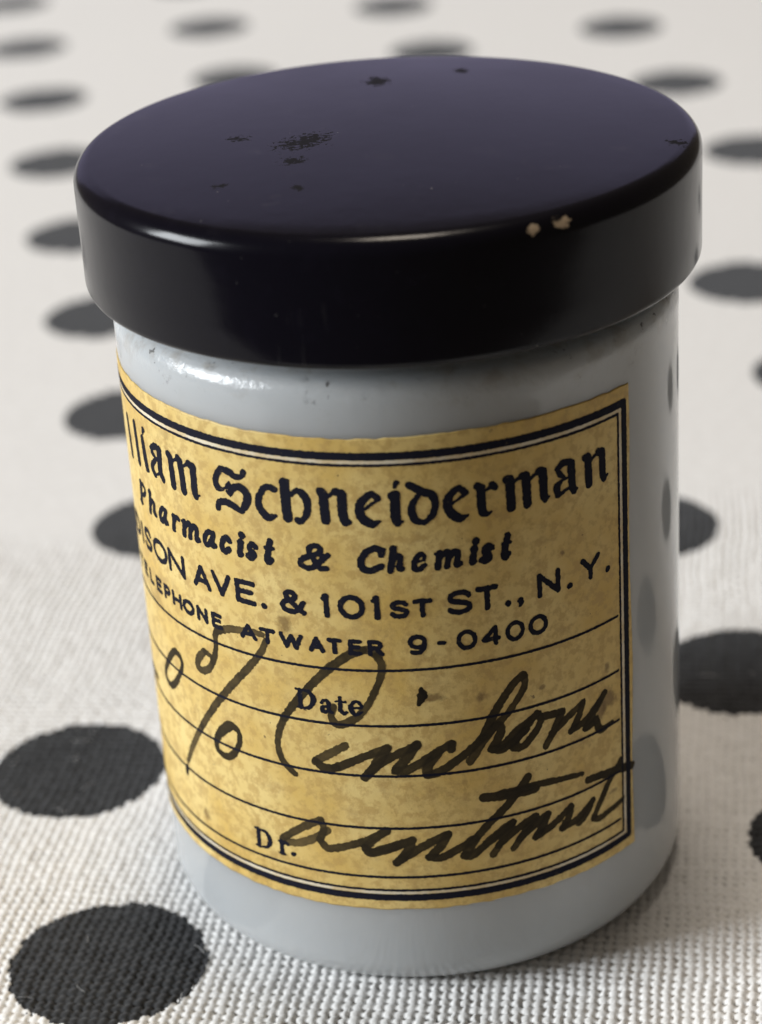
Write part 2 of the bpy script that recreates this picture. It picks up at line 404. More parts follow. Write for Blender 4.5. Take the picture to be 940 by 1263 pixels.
  (1, 1, [(-0.52, 31.77, 0.15), (-0.7, 31.92, 0.15), (-1, 31.95, 0.15), (-1.33, 31.84, 0.15), (-1.4, 31.66, 0.15), (-1.25, 31.5, 0.15), (-0.95, 31.44, 0.15), (-0.63, 31.35, 0.15), (-0.49, 31.17, 0.15), (-0.6, 30.98, 0.15), (-0.95, 30.9, 0.15), (-1.25, 30.93, 0.15), (-1.42, 31.06, 0.15)]),
  (0, 1, [(0.08, 31.95, 0.15), (1.07, 31.95, 0.15)]),
  (0, 1, [(0.58, 31.95, 0.15), (0.58, 30.9, 0.15)]),
  (1, 1, [(3.68, 32.05, 0.165), (3.43, 32.25, 0.165), (3, 32.3, 0.165), (2.54, 32.15, 0.165), (2.44, 31.89, 0.165), (2.65, 31.67, 0.165), (3.08, 31.58, 0.165), (3.52, 31.47, 0.165), (3.72, 31.22, 0.165), (3.57, 30.96, 0.165), (3.08, 30.84, 0.165), (2.65, 30.89, 0.165), (2.42, 31.06, 0.165)]),
  (0, 1, [(4.32, 32.3, 0.165), (5.54, 32.3, 0.165)]),
  (0, 1, [(4.93, 32.3, 0.165), (4.93, 30.84, 0.165)]),
  (0, 1, [(6.39, 30.85, 0.205), (6.39, 30.86, 0.205)]),
  (0, 1, [(7.28, 30.87, 0.205), (7.33, 30.72, 0.164), (7.23, 30.43, 0.051)]),
  (0, 1, [(8.73, 30.84, 0.165), (8.73, 32.3, 0.165), (10.17, 30.84, 0.165), (10.17, 32.3, 0.165)]),
  (0, 1, [(11.13, 30.85, 0.205), (11.13, 30.86, 0.205)]),
  (0, 1, [(12.23, 32.3, 0.165), (12.94, 31.54, 0.165), (13.65, 32.3, 0.165)]),
  (0, 1, [(12.94, 31.54, 0.165), (12.94, 30.84, 0.165)]),
  (0, 1, [(14.56, 30.85, 0.205), (14.56, 30.86, 0.205)]),
  (0, 1, [(-25, 30.79, 0.165), (-25, 32.23, 0.165)]),
  (0, 1, [(-26.72, 30.79, 0.165), (-27.29, 30.79, 0.165), (-27.29, 32.23, 0.165), (-26.72, 32.23, 0.165)]),
  (1, 1, [(-26.72, 32.23, 0.165), (-26.39, 32.18, 0.165), (-26.11, 32.02, 0.165), (-25.93, 31.79, 0.165), (-25.87, 31.51, 0.165), (-25.93, 31.23, 0.165), (-26.11, 31, 0.165), (-26.39, 30.84, 0.165), (-26.72, 30.79, 0.165)]),
  (0, 1, [(-29.73, 30.79, 0.165), (-28.9, 32.23, 0.165), (-28.06, 30.79, 0.165)]),
  (0, 1, [(-29.4, 31.22, 0.165), (-28.4, 31.22, 0.165)]),
  (0, 1, [(-32.38, 30.79, 0.165), (-32.2, 32.23, 0.165), (-31.45, 30.93, 0.165), (-30.7, 32.23, 0.165), (-30.52, 30.79, 0.165)]),
 ],
 'printed_telephone': [
  (0, 1, [(-24.88, 28.97, 0.135), (-25.61, 28.97, 0.135), (-25.61, 28.06, 0.135), (-24.88, 28.06, 0.135)]),
  (0, 1, [(-25.61, 28.54, 0.135), (-24.99, 28.54, 0.135)]),
  (0, 1, [(-24.06, 28.97, 0.135), (-24.06, 28.06, 0.135), (-23.43, 28.06, 0.135)]),
  (0, 1, [(-21.88, 28.97, 0.135), (-22.61, 28.97, 0.135), (-22.61, 28.06, 0.135), (-21.88, 28.06, 0.135)]),
  (0, 1, [(-22.61, 28.54, 0.135), (-21.99, 28.54, 0.135)]),
  (0, 1, [(-21.19, 28.06, 0.135), (-21.19, 28.97, 0.135), (-20.81, 28.97, 0.135)]),
  (1, 1, [(-20.81, 28.97, 0.135), (-20.64, 28.93, 0.135), (-20.52, 28.84, 0.135), (-20.47, 28.72, 0.135), (-20.52, 28.6, 0.135), (-20.64, 28.51, 0.135), (-20.81, 28.47, 0.135)]),
  (0, 1, [(-20.81, 28.47, 0.135), (-21.19, 28.47, 0.135)]),
  (0, 1, [(-19.9, 28.06, 0.135), (-19.9, 28.97, 0.135)]),
  (0, 1, [(-18.92, 28.06, 0.135), (-18.92, 28.97, 0.135)]),
  (0, 1, [(-19.9, 28.51, 0.135), (-18.92, 28.51, 0.135)]),
  (1, 1, [(-17.94, 28.97, 0.135), (-18.15, 28.93, 0.135), (-18.33, 28.83, 0.135), (-18.45, 28.68, 0.135), (-18.5, 28.51, 0.135), (-18.45, 28.34, 0.135), (-18.33, 28.19, 0.135), (-18.15, 28.09, 0.135), (-17.94, 28.06, 0.135), (-17.73, 28.09, 0.135), (-17.55, 28.19, 0.135), (-17.43, 28.34, 0.135), (-17.39, 28.51, 0.135), (-17.43, 28.68, 0.135), (-17.55, 28.83, 0.135), (-17.73, 28.93, 0.135), (-17.94, 28.97, 0.135)]),
  (0, 1, [(-16.81, 28.06, 0.135), (-16.81, 28.97, 0.135), (-15.95, 28.06, 0.135), (-15.95, 28.97, 0.135)]),
  (0, 1, [(-14.51, 28.97, 0.135), (-15.24, 28.97, 0.135), (-15.24, 28.06, 0.135), (-14.51, 28.06, 0.135)]),
  (0, 1, [(-15.24, 28.54, 0.135), (-14.62, 28.54, 0.135)]),
  (0, 1, [(-12.58, 28.06, 0.135), (-12.03, 28.97, 0.135), (-11.47, 28.06, 0.135)]),
  (0, 1, [(-12.36, 28.33, 0.135), (-11.69, 28.33, 0.135)]),
  (0, 1, [(-10.96, 28.97, 0.135), (-10.01, 28.97, 0.135)]),
  (0, 1, [(-10.48, 28.97, 0.135), (-10.48, 28.06, 0.135)]),
  (0, 1, [(-9.39, 28.97, 0.135), (-9, 28.06, 0.135), (-8.64, 28.92, 0.135), (-8.28, 28.06, 0.135), (-7.89, 28.97, 0.135)]),
  (0, 1, [(-7.2, 28.06, 0.135), (-6.79, 28.97, 0.135), (-6.37, 28.06, 0.135)]),
  (0, 1, [(-7.03, 28.33, 0.135), (-6.54, 28.33, 0.135)]),
  (0, 1, [(-5.87, 28.97, 0.135), (-5.15, 28.97, 0.135)]),
  (0, 1, [(-5.51, 28.97, 0.135), (-5.51, 28.06, 0.135)]),
  (0, 1, [(-3.79, 28.97, 0.135), (-4.41, 28.97, 0.135), (-4.41, 28.06, 0.135), (-3.79, 28.06, 0.135)]),
  (0, 1, [(-4.41, 28.54, 0.135), (-3.88, 28.54, 0.135)]),
  (0, 1, [(-3.09, 28.06, 0.135), (-3.09, 28.97, 0.135), (-2.7, 28.97, 0.135)]),
  (1, 1, [(-2.7, 28.97, 0.135), (-2.54, 28.93, 0.135), (-2.42, 28.85, 0.135), (-2.38, 28.73, 0.135), (-2.42, 28.61, 0.135), (-2.54, 28.52, 0.135), (-2.7, 28.49, 0.135)]),
  (0, 1, [(-2.7, 28.49, 0.135), (-3.09, 28.49, 0.135)]),
  (0, 1, [(-2.7, 28.49, 0.135), (-2.31, 28.06, 0.135)]),
  (1, 1, [(0.57, 28.81, 0.135), (0.56, 28.99, 0.135), (0.46, 29.15, 0.135), (0.29, 29.25, 0.135), (0.08, 29.28, 0.135), (-0.12, 29.24, 0.135), (-0.28, 29.12, 0.135), (-0.36, 28.95, 0.135), (-0.35, 28.77, 0.135), (-0.25, 28.61, 0.135), (-0.08, 28.51, 0.135), (0.13, 28.47, 0.135), (0.33, 28.52, 0.135), (0.49, 28.64, 0.135), (0.57, 28.81, 0.135)]),
  (1, 1, [(0.57, 28.84, 0.135), (0.54, 28.49, 0.135), (0.3, 28.14, 0.135), (0.01, 28.06, 0.135), (-0.29, 28.13, 0.135)]),
  (0, 1, [(1.58, 28.67, 0.135), (1.87, 28.67, 0.135)]),
  (1, 1, [(3.42, 29.29, 0.135), (3.21, 29.24, 0.135), (3.02, 29.1, 0.135), (2.9, 28.91, 0.135), (2.86, 28.67, 0.135), (2.9, 28.43, 0.135), (3.02, 28.24, 0.135), (3.21, 28.1, 0.135), (3.42, 28.06, 0.135), (3.64, 28.1, 0.135), (3.82, 28.24, 0.135), (3.95, 28.43, 0.135), (3.99, 28.67, 0.135), (3.95, 28.91, 0.135), (3.82, 29.1, 0.135), (3.64, 29.24, 0.135), (3.42, 29.29, 0.135)]),
  (0, 1, [(5.41, 28.06, 0.135), (5.41, 29.29, 0.135), (4.57, 28.42, 0.135), (5.62, 28.42, 0.135)]),
  (1, 1, [(6.82, 29.29, 0.135), (6.61, 29.24, 0.135), (6.43, 29.1, 0.135), (6.31, 28.91, 0.135), (6.27, 28.67, 0.135), (6.31, 28.43, 0.135), (6.43, 28.24, 0.135), (6.61, 28.1, 0.135), (6.82, 28.06, 0.135), (7.03, 28.1, 0.135), (7.21, 28.24, 0.135), (7.33, 28.43, 0.135), (7.37, 28.67, 0.135), (7.33, 28.91, 0.135), (7.21, 29.1, 0.135), (7.03, 29.24, 0.135), (6.82, 29.29, 0.135)]),
  (1, 1, [(8.53, 29.29, 0.135), (8.31, 29.24, 0.135), (8.12, 29.1, 0.135), (7.99, 28.91, 0.135), (7.95, 28.67, 0.135), (7.99, 28.43, 0.135), (8.12, 28.24, 0.135), (8.31, 28.1, 0.135), (8.53, 28.06, 0.135), (8.76, 28.1, 0.135), (8.95, 28.24, 0.135), (9.07, 28.43, 0.135), (9.12, 28.67, 0.135), (9.07, 28.91, 0.135), (8.95, 29.1, 0.135), (8.76, 29.24, 0.135), (8.53, 29.29, 0.135)]),
  (0, 1, [(-27.21, 28.95, 0.135), (-26.38, 28.95, 0.135)]),
  (0, 1, [(-26.8, 28.95, 0.135), (-26.8, 28.04, 0.135)]),
 ],
 'printed_trade': [
  (0, 1, [(-24.07, 34.32, 0.25), (-23.79, 35.97, 0.25)]),
  (1, 1, [(-23.98, 35.94, 0.16), (-23.47, 35.97, 0.16), (-23, 35.8, 0.16), (-23, 35.48, 0.16), (-23.31, 35.15, 0.16), (-23.88, 35.1, 0.16)]),
  (0, 1, [(-24.38, 34.35, 0.1), (-23.76, 34.35, 0.1)]),
  (0, 1, [(-22.25, 34.32, 0.22), (-21.96, 35.97, 0.22)]),
  (0, 1, [(-22.19, 35.9, 0.12), (-21.96, 35.97, 0.12)]),
  (1, 1, [(-22.11, 34.98, 0.19), (-21.7, 35.38, 0.19), (-21.42, 35.23, 0.19), (-21.46, 34.81, 0.19), (-21.55, 34.48, 0.19), (-21.29, 34.42, 0.19)]),
  (1, 1, [(-19.69, 35.34, 0.19), (-20.06, 35.41, 0.19), (-20.48, 34.98, 0.19), (-20.56, 34.52, 0.19), (-20.36, 34.32, 0.19), (-20.04, 34.57, 0.19), (-19.72, 35.15, 0.19)]),
  (1, 1, [(-19.63, 35.38, 0.2), (-19.81, 34.73, 0.2), (-19.8, 34.39, 0.2), (-19.57, 34.48, 0.2)]),
  (0, 1, [(-18.72, 34.32, 0.22), (-18.54, 35.38, 0.22)]),
  (0, 1, [(-18.73, 35.31, 0.12), (-18.54, 35.38, 0.12)]),
  (1, 1, [(-18.57, 34.98, 0.18), (-18.26, 35.38, 0.18), (-18, 35.31, 0.18)]),
  (0, 1, [(-17.48, 34.32, 0.22), (-17.3, 35.38, 0.22)]),
  (0, 1, [(-17.57, 35.31, 0.12), (-17.3, 35.38, 0.12)]),
  (1, 1, [(-17.35, 34.98, 0.2), (-16.9, 35.38, 0.2), (-16.67, 35.23, 0.2), (-16.82, 34.32, 0.2)]),
  (1, 1, [(-16.67, 34.98, 0.2), (-16.24, 35.38, 0.2), (-16.01, 35.23, 0.2), (-16.12, 34.57, 0.2), (-16.08, 34.35, 0.2), (-15.88, 34.45, 0.2)]),
  (1, 1, [(-14.41, 35.34, 0.19), (-14.77, 35.41, 0.19), (-15.18, 34.98, 0.19), (-15.26, 34.52, 0.19), (-15.07, 34.32, 0.19), (-14.76, 34.57, 0.19), (-14.44, 35.15, 0.19)]),
  (1, 1, [(-14.35, 35.38, 0.2), (-14.53, 34.73, 0.2), (-14.52, 34.39, 0.2), (-14.29, 34.48, 0.2)]),
  (1, 1, [(-12.92, 35.18, 0.21), (-13.11, 35.41, 0.21), (-13.46, 35.18, 0.21), (-13.64, 34.73, 0.21), (-13.56, 34.35, 0.21), (-13.3, 34.32, 0.21), (-13.01, 34.57, 0.21)]),
  (1, 1, [(-12.03, 35.28, 0.23), (-11.93, 35.38, 0.23), (-12.05, 34.81, 0.23), (-12.11, 34.42, 0.23), (-12, 34.45, 0.23)]),
  (0, 1, [(-11.81, 35.89, 0.27), (-11.81, 35.9, 0.27)]),
  (1, 1, [(-10.79, 35.24, 0.22), (-10.98, 35.41, 0.22), (-11.22, 35.21, 0.22), (-11.21, 34.95, 0.22), (-11, 34.78, 0.22), (-10.97, 34.52, 0.22), (-11.23, 34.32, 0.22), (-11.44, 34.45, 0.22)]),
  (0, 1, [(-11.34, 34.52, 0.22), (-11.3, 34.42, 0.22)]),
  (1, 1, [(-9.59, 35.89, 0.23), (-9.82, 34.98, 0.23), (-9.92, 34.48, 0.23), (-9.83, 34.32, 0.23), (-9.6, 34.52, 0.23)]),
  (0, 1, [(-9.95, 35.34, 0.15), (-9.45, 35.38, 0.15)]),
  (1, 1, [(-5.49, 35.34, 0.19), (-5.89, 35.01, 0.19), (-6.41, 34.48, 0.19), (-7.01, 34.29, 0.19), (-7.46, 34.57, 0.19), (-7.24, 34.98, 0.19), (-6.45, 35.31, 0.19), (-5.98, 35.64, 0.19), (-6.15, 35.97, 0.19), (-6.57, 35.94, 0.19), (-6.78, 35.61, 0.19), (-6.51, 34.98, 0.19), (-6.09, 34.35, 0.19), (-5.66, 34.4, 0.19)]),
  (0, 1, [(-6.03, 35.31, 0.11), (-5.46, 35.34, 0.11)]),
  (1, 1, [(-1.91, 35.51, 0.23), (-1.93, 35.84, 0.23), (-2.35, 35.97, 0.23), (-2.93, 35.67, 0.23), (-3.28, 35.06, 0.23), (-3.21, 34.52, 0.23), (-2.72, 34.32, 0.23), (-1.98, 34.65, 0.23)]),
  (0, 1, [(-1.88, 35.48, 0.12), (-1.74, 35.89, 0.12)]),
  (0, 1, [(-1.38, 34.32, 0.22), (-1.09, 35.97, 0.22)]),
  (0, 1, [(-1.27, 35.9, 0.12), (-1.09, 35.97, 0.12)]),
  (1, 1, [(-1.25, 34.98, 0.19), (-0.91, 35.38, 0.19), (-0.69, 35.23, 0.19), (-0.74, 34.81, 0.19), (-0.82, 34.48, 0.19), (-0.62, 34.42, 0.19)]),
  (0, 1, [(0.28, 34.81, 0.068), (0.88, 34.98, 0.068)]),
  (1, 1, [(0.86, 34.98, 0.124), (0.89, 35.31, 0.124), (0.68, 35.43, 0.124)]),
  (1, 1, [(0.68, 35.43, 0.19), (0.39, 35.18, 0.19), (0.19, 34.75, 0.19), (0.23, 34.37, 0.19), (0.49, 34.32, 0.19), (0.84, 34.57, 0.19)]),
  (0, 1, [(1.72, 34.32, 0.22), (1.91, 35.38, 0.22)]),
  (0, 1, [(1.65, 35.31, 0.12), (1.91, 35.38, 0.12)]),
  (1, 1, [(1.85, 34.98, 0.2), (2.28, 35.38, 0.2), (2.49, 35.23, 0.2), (2.34, 34.32, 0.2)]),
  (1, 1, [(2.48, 34.98, 0.2), (2.89, 35.38, 0.2), (3.11, 35.23, 0.2), (2.99, 34.57, 0.2), (3.02, 34.35, 0.2), (3.21, 34.45, 0.2)]),
  (1, 1, [(4.14, 35.28, 0.23), (4.22, 35.38, 0.23), (4.11, 34.81, 0.23), (4.04, 34.42, 0.23), (4.12, 34.45, 0.23)]),
  (0, 1, [(4.33, 35.89, 0.27), (4.33, 35.9, 0.27)]),
  (1, 1, [(5.38, 35.24, 0.22), (5.18, 35.41, 0.22), (4.93, 35.21, 0.22), (4.95, 34.95, 0.22), (5.17, 34.78, 0.22), (5.2, 34.52, 0.22), (4.93, 34.32, 0.22), (4.7, 34.45, 0.22)]),
  (0, 1, [(4.81, 34.52, 0.22), (4.85, 34.42, 0.22)]),
  (1, 1, [(6.54, 35.89, 0.23), (6.32, 34.98, 0.23), (6.23, 34.48, 0.23), (6.3, 34.32, 0.23), (6.5, 34.52, 0.23)]),
  (0, 1, [(6.22, 35.34, 0.15), (6.65, 35.38, 0.15)]),
 ],
 'printed_date_word': [
  (0, 1, [(-8.32, 23.39, 0.147), (-8.32, 24.78, 0.147)]),
  (0, 1, [(-8.58, 23.37, 0.064), (-8.03, 23.37, 0.064)]),
  (0, 1, [(-8.58, 24.8, 0.064), (-8.03, 24.8, 0.064)]),
  (1, 1, [(-8.12, 24.8, 0.074), (-7.62, 24.69, 0.11), (-7.34, 24.14, 0.166), (-7.62, 23.51, 0.11), (-8.12, 23.37, 0.074)]),
  (1, 1, [(-6.78, 23.99, 0.1), (-6.53, 24.22, 0.08), (-6.28, 24.04, 0.13), (-6.26, 23.44, 0.14), (-6.03, 23.29, 0.08)]),
  (1, 1, [(-6.28, 23.79, 0.06), (-6.68, 23.64, 0.12), (-6.73, 23.36, 0.13), (-6.48, 23.29, 0.1), (-6.28, 23.49, 0.06)]),
  (1, 1, [(-5.43, 24.51, 0.1), (-5.43, 23.56, 0.14), (-5.23, 23.28, 0.1), (-5.01, 23.41, 0.07)]),
  (0, 1, [(-5.73, 24.21, 0.06), (-5.08, 24.21, 0.06)]),
  (1, 1, [(-4.7, 23.78, 0.06), (-3.95, 23.84, 0.07), (-4.1, 24.21, 0.09), (-4.4, 24.28, 0.08), (-4.73, 23.81, 0.15), (-4.45, 23.28, 0.12), (-3.9, 23.51, 0.06)]),
 ],
 'printed_doctor_word': [
  (0, 1, [(-12.9, 10.73, 0.152), (-12.9, 12.17, 0.152)]),
  (0, 1, [(-13.16, 10.71, 0.067), (-12.59, 10.71, 0.067)]),
  (0, 1, [(-13.16, 12.19, 0.067), (-12.59, 12.19, 0.067)]),
  (1, 1, [(-12.69, 12.19, 0.076), (-12.17, 12.08, 0.114), (-11.88, 11.51, 0.171), (-12.17, 10.86, 0.114), (-12.69, 10.71, 0.076)]),
  (0, 1, [(-10.88, 10.73, 0.16), (-10.88, 11.75, 0.14)]),
  (0, 1, [(-11.13, 10.7, 0.07), (-10.63, 10.7, 0.07)]),
  (0, 1, [(-11.13, 11.73, 0.07), (-10.88, 11.77, 0.08)]),
  (1, 1, [(-10.83, 11.45, 0.08), (-10.58, 11.75, 0.1), (-10.38, 11.65, 0.14)]),
  (0, 1, [(-9.94, 10.91, 0.17), (-9.94, 10.92, 0.17)]),
 ],
 'handwritten_percentage': [
  (1, 1, [(-30.5, 19.2, 0.32), (-28, 19.1, 0.34), (-25.75, 19.15, 0.24)]),
  (1, 1.1, [(-20.8, 23.75, 0.253), (-22.11, 22.37, 0.22), (-22.96, 21.04, 0.187), (-22.65, 20.35, 0.198), (-21.73, 20.5, 0.242), (-20.59, 21.67, 0.209), (-19.78, 22.94, 0.176), (-19.94, 23.69, 0.198), (-20.8, 23.75, 0.253)]),
  (1, 0.85, [(-16.54, 25.52, 0.231), (-17.3, 24.73, 0.253), (-17.55, 23.94, 0.253), (-16.91, 23.81, 0.242), (-16.05, 24.45, 0.22), (-15.44, 25.67, 0.198), (-15.23, 26.6, 0.187), (-15.17, 27.42, 0.22), (-14.5, 27.92, 0.242)]),
  (1, 0.85, [(-16.49, 25.47, 0.198), (-15.93, 25.37, 0.143), (-15.83, 24.91, 0.11)]),
  (1, 0.62, [(-14.99, 27.67, 0.242), (-13.88, 28.19, 0.253), (-12.74, 28.41, 0.22), (-11.66, 28.57, 0.198), (-10.9, 28.55, 0.187)]),
  (1, 0.8, [(-10.61, 28.13, 0.176), (-11.09, 27.2, 0.209), (-11.99, 25.99, 0.231), (-13.31, 24.5, 0.242), (-14.85, 22.75, 0.253), (-16.6, 20.57, 0.242), (-17.85, 18.89, 0.22)]),
  (1, 0.7, [(-17.85, 18.9, 0.231), (-19.33, 16.69, 0.209), (-20.53, 14.65, 0.165)]),
  (1, 1.3, [(-20.71, 14.15, 0.165), (-20.93, 13.57, 0.209), (-20.84, 13.28, 0.066)]),
  (1, 1.15, [(-14.72, 20.11, 0.34), (-15.7, 19.24, 0.307), (-16.27, 18.3, 0.209), (-16.14, 17.57, 0.209), (-15.34, 17.37, 0.242), (-14.49, 17.92, 0.231), (-13.93, 18.86, 0.198), (-13.77, 19.74, 0.187), (-14.18, 20.18, 0.242), (-14.72, 20.11, 0.34)]),
 ],
 'handwritten_ingredient': [
  (1, 0.85, [(-5.89, 23.78, 0.159), (-6.15, 23, 0.22), (-5.77, 22.39, 0.256), (-4.99, 22.6, 0.268), (-4.24, 23.15, 0.244), (-3.59, 23.95, 0.207), (-3.01, 25.05, 0.195), (-2.51, 26.27, 0.207), (-2.4, 27.27, 0.22), (-2.67, 27.91, 0.244)]),
  (1, 0.55, [(-2.56, 27.8, 0.244), (-3.11, 28.3, 0.281), (-3.69, 28.33, 0.244)]),
  (1, 0.95, [(-3.57, 28.34, 0.244), (-4.24, 28.08, 0.281), (-5.04, 27.57, 0.281), (-5.94, 26.82, 0.268), (-6.87, 25.9, 0.256), (-7.84, 24.81, 0.256), (-8.85, 23.51, 0.256), (-9.74, 22.25, 0.244)]),
  (1, 0.9, [(-9.46, 22.66, 0.232), (-10.19, 21.17, 0.207), (-10.42, 19.86, 0.207), (-10.18, 18.79, 0.207), (-9.68, 18.2, 0.22), (-9.25, 17.81, 0.207)]),
  (1, 0.75, [(-5.32, 20.72, 0.244), (-6.3, 20.06, 0.281), (-7.5, 19.23, 0.281)]),
  (1, 1.1, [(-7.57, 19.17, 0.268), (-6.9, 18.71, 0.329), (-6.08, 18.85, 0.281)]),
  (1, 1, [(-6.14, 18.85, 0.293), (-5.11, 19.35, 0.281), (-3.86, 20, 0.256), (-2.41, 20.65, 0.293)]),
  (1, 1, [(-2.42, 20.6, 0.268), (-3.11, 19.5, 0.317), (-4.07, 18.23, 0.268)]),
  (1, 1, [(-3.7, 18.75, 0.268), (-2.57, 19.68, 0.281), (-1.34, 20.37, 0.268), (-0.35, 20.85, 0.268)]),
  (1, 1, [(-0.34, 20.91, 0.268), (-1.06, 19.86, 0.317), (-1.89, 18.9, 0.293)]),
  (1, 1, [(-1.91, 18.83, 0.268), (-1.18, 18.86, 0.317), (-0.2, 19.4, 0.293), (1.02, 20.2, 0.268), (1.99, 20.74, 0.244)]),
  (0, 1.1, [(2.05, 20.78, 0.244), (1.99, 20.3, 0.244)]),
  (1, 1, [(1.13, 20.19, 0.268), (0.38, 19.22, 0.317), (0.25, 18.46, 0.293)]),
  (1, 1, [(0.24, 18.37, 0.244), (1.06, 18.6, 0.281), (1.91, 19.09, 0.281), (3.15, 19.99, 0.256), (4.22, 20.9, 0.256)]),
  (1, 1, [(4.22, 20.9, 0.268), (4.88, 22.28, 0.281), (5.67, 23.53, 0.268), (6.55, 24.64, 0.268), (7.28, 25.12, 0.281)]),
  (1, 0.85, [(7.37, 25.07, 0.22), (7.3, 24.14, 0.207), (6.62, 23.1, 0.207), (5.84, 22.2, 0.232), (4.98, 21.5, 0.281), (4.21, 20.63, 0.317), (3.26, 19.14, 0.268)]),
  (1, 1, [(4.46, 20.92, 0.244), (5.17, 21.6, 0.305), (5.5, 21.25, 0.305), (5.27, 20.54, 0.305), (4.83, 19.84, 0.305)]),
  (1, 1, [(4.83, 19.81, 0.268), (5.53, 19.68, 0.281), (6.36, 20.07, 0.281), (7.36, 20.77, 0.268)]),
  (1, 1, [(4.77, 19.82, 0.232), (5.48, 19.92, 0.255), (6.47, 20.73, 0.255), (7.6, 21.4, 0.255), (8.22, 21.81, 0.232)]),
  (1, 1, [(8.18, 21.82, 0.232), (7.34, 20.95, 0.255), (6.57, 20.11, 0.278), (6.45, 19.55, 0.267), (7.16, 19.55, 0.267), (8.07, 20.41, 0.243), (8.47, 21.14, 0.232), (8.34, 21.77, 0.22)]),
  (1, 1, [(8.55, 21.45, 0.243), (9.32, 21.37, 0.267), (10.12, 21.32, 0.243)]),
  (1, 0.9, [(10.22, 21.28, 0.255), (9.62, 20.24, 0.267), (8.82, 18.98, 0.232)]),
  (1, 0.9, [(9.34, 19.8, 0.232), (10.58, 20.62, 0.243), (11.96, 21.36, 0.232)]),
  (1, 1, [(12, 21.41, 0.22), (11.57, 20.32, 0.255), (10.94, 19.49, 0.243)]),
  (1, 1, [(11.04, 19.52, 0.232), (12.29, 19.9, 0.255), (14.04, 21.32, 0.22)]),
  (1, 1, [(14.08, 21.3, 0.209), (13.06, 20.25, 0.267), (12.18, 19.21, 0.255)]),
  (0, 1, [(12.27, 19.17, 0.243), (13.23, 19.44, 0.243)]),
  (1, 1, [(13.17, 19.53, 0.255), (13.58, 18.53, 0.255), (14.74, 18.57, 0.151)]),
  (0, 1.5, [(0.17, 25.28, 0.085), (0.23, 24.71, 0.329), (-0.04, 24.03, 0.085)]),
 ],
 'handwritten_preparation': [
  (1, 0.8, [(-7.57, 14.31, 0.268), (-8.94, 13.47, 0.256), (-10.5, 12.27, 0.244), (-10.78, 11.9, 0.207)]),
  (1, 0.6, [(-10.69, 11.83, 0.244), (-9.33, 12.04, 0.281), (-8.06, 12.76, 0.268), (-7.11, 13.55, 0.268)]),
  (1, 0.8, [(-7.52, 14.23, 0.22), (-7.36, 13.65, 0.22), (-7.69, 12.72, 0.244)]),
  (1, 0.85, [(-7.74, 12.59, 0.244), (-7.17, 12.01, 0.268), (-6.28, 12.23, 0.268), (-5.11, 12.67, 0.256), (-4.16, 13.07, 0.268), (-2.83, 13.94, 0.256)]),
  (1, 0.85, [(-2.81, 13.89, 0.256), (-3.66, 13.22, 0.268), (-4.41, 12.44, 0.268)]),
  (1, 1, [(-4.41, 12.41, 0.256), (-4.1, 12, 0.281), (-3.29, 12.19, 0.281), (-2.3, 12.54, 0.268), (-1.58, 12.9, 0.256)]),
  (1, 1, [(-3.89, 12.1, 0.268), (-2.64, 12.56, 0.293), (-1.14, 13.09, 0.268)]),
  (1, 1, [(-1.06, 13.13, 0.268), (-1.45, 12.16, 0.293), (-2.26, 11.21, 0.256)]),
  (1, 1, [(-2.16, 11.32, 0.256), (-0.97, 12.15, 0.281), (0.27, 12.91, 0.281), (1.48, 13.47, 0.244)]),
  (1, 0.95, [(1.48, 13.43, 0.244), (0.85, 12.46, 0.293), (0.11, 11.65, 0.293)]),
  (1, 1, [(0.15, 11.62, 0.268), (0.93, 11.55, 0.293), (2.17, 12.15, 0.281), (3.33, 12.83, 0.268)]),
  (1, 1, [(7.38, 16.93, 0.268), (6.57, 15.96, 0.293), (5.5, 14.81, 0.281), (4.2, 13.67, 0.268), (3.32, 12.69, 0.281), (2.57, 11.54, 0.305)]),
  (1, 1, [(2.57, 11.51, 0.281), (3.06, 11.43, 0.281), (3.88, 11.98, 0.256), (5.17, 12.85, 0.256), (6.12, 13.5, 0.256)]),
  (1, 1.05, [(4.07, 16.05, 0.317), (5.41, 15.9, 0.329), (6.69, 15.85, 0.342), (7.88, 15.82, 0.317)]),
  (1, 1.05, [(5.28, 16.05, 0.301), (6.67, 16.05, 0.278), (8.57, 16.05, 0.232), (11.81, 15.62, 0.151)]),
  (1, 1, [(4.12, 12.29, 0.243), (5.1, 13, 0.255), (6.07, 13.54, 0.243)]),
  (1, 0.8, [(6.07, 13.5, 0.255), (5.32, 12.29, 0.255), (4.58, 11.2, 0.243)]),
  (1, 0.95, [(5, 11.89, 0.232), (6.57, 12.99, 0.267), (7.85, 13.57, 0.243)]),
  (1, 0.85, [(7.87, 13.52, 0.267), (6.92, 12.41, 0.267), (6.12, 11.37, 0.243)]),
  (1, 0.95, [(6.6, 12.02, 0.243), (7.83, 12.89, 0.267), (8.78, 13.4, 0.243)]),
  (1, 1, [(8.81, 13.35, 0.243), (8.36, 12.51, 0.267), (7.82, 11.79, 0.255)]),
  (1, 1, [(7.95, 11.84, 0.243), (9.12, 12.31, 0.267), (10.74, 13.32, 0.243)]),
  (1, 1, [(10.75, 13.28, 0.255), (10.5, 12.48, 0.278), (9.98, 11.81, 0.267)]),
  (1, 1, [(10.09, 11.81, 0.243), (11.35, 12.07, 0.267), (12.66, 12.96, 0.243)]),
  (1, 1, [(12.7, 13.01, 0.243), (12.13, 12.15, 0.267), (11.46, 11.64, 0.243)]),
  (1, 1, [(15.65, 15.01, 0.255), (14.65, 14.19, 0.255), (13.61, 12.81, 0.232), (12.78, 11.52, 0.232)]),
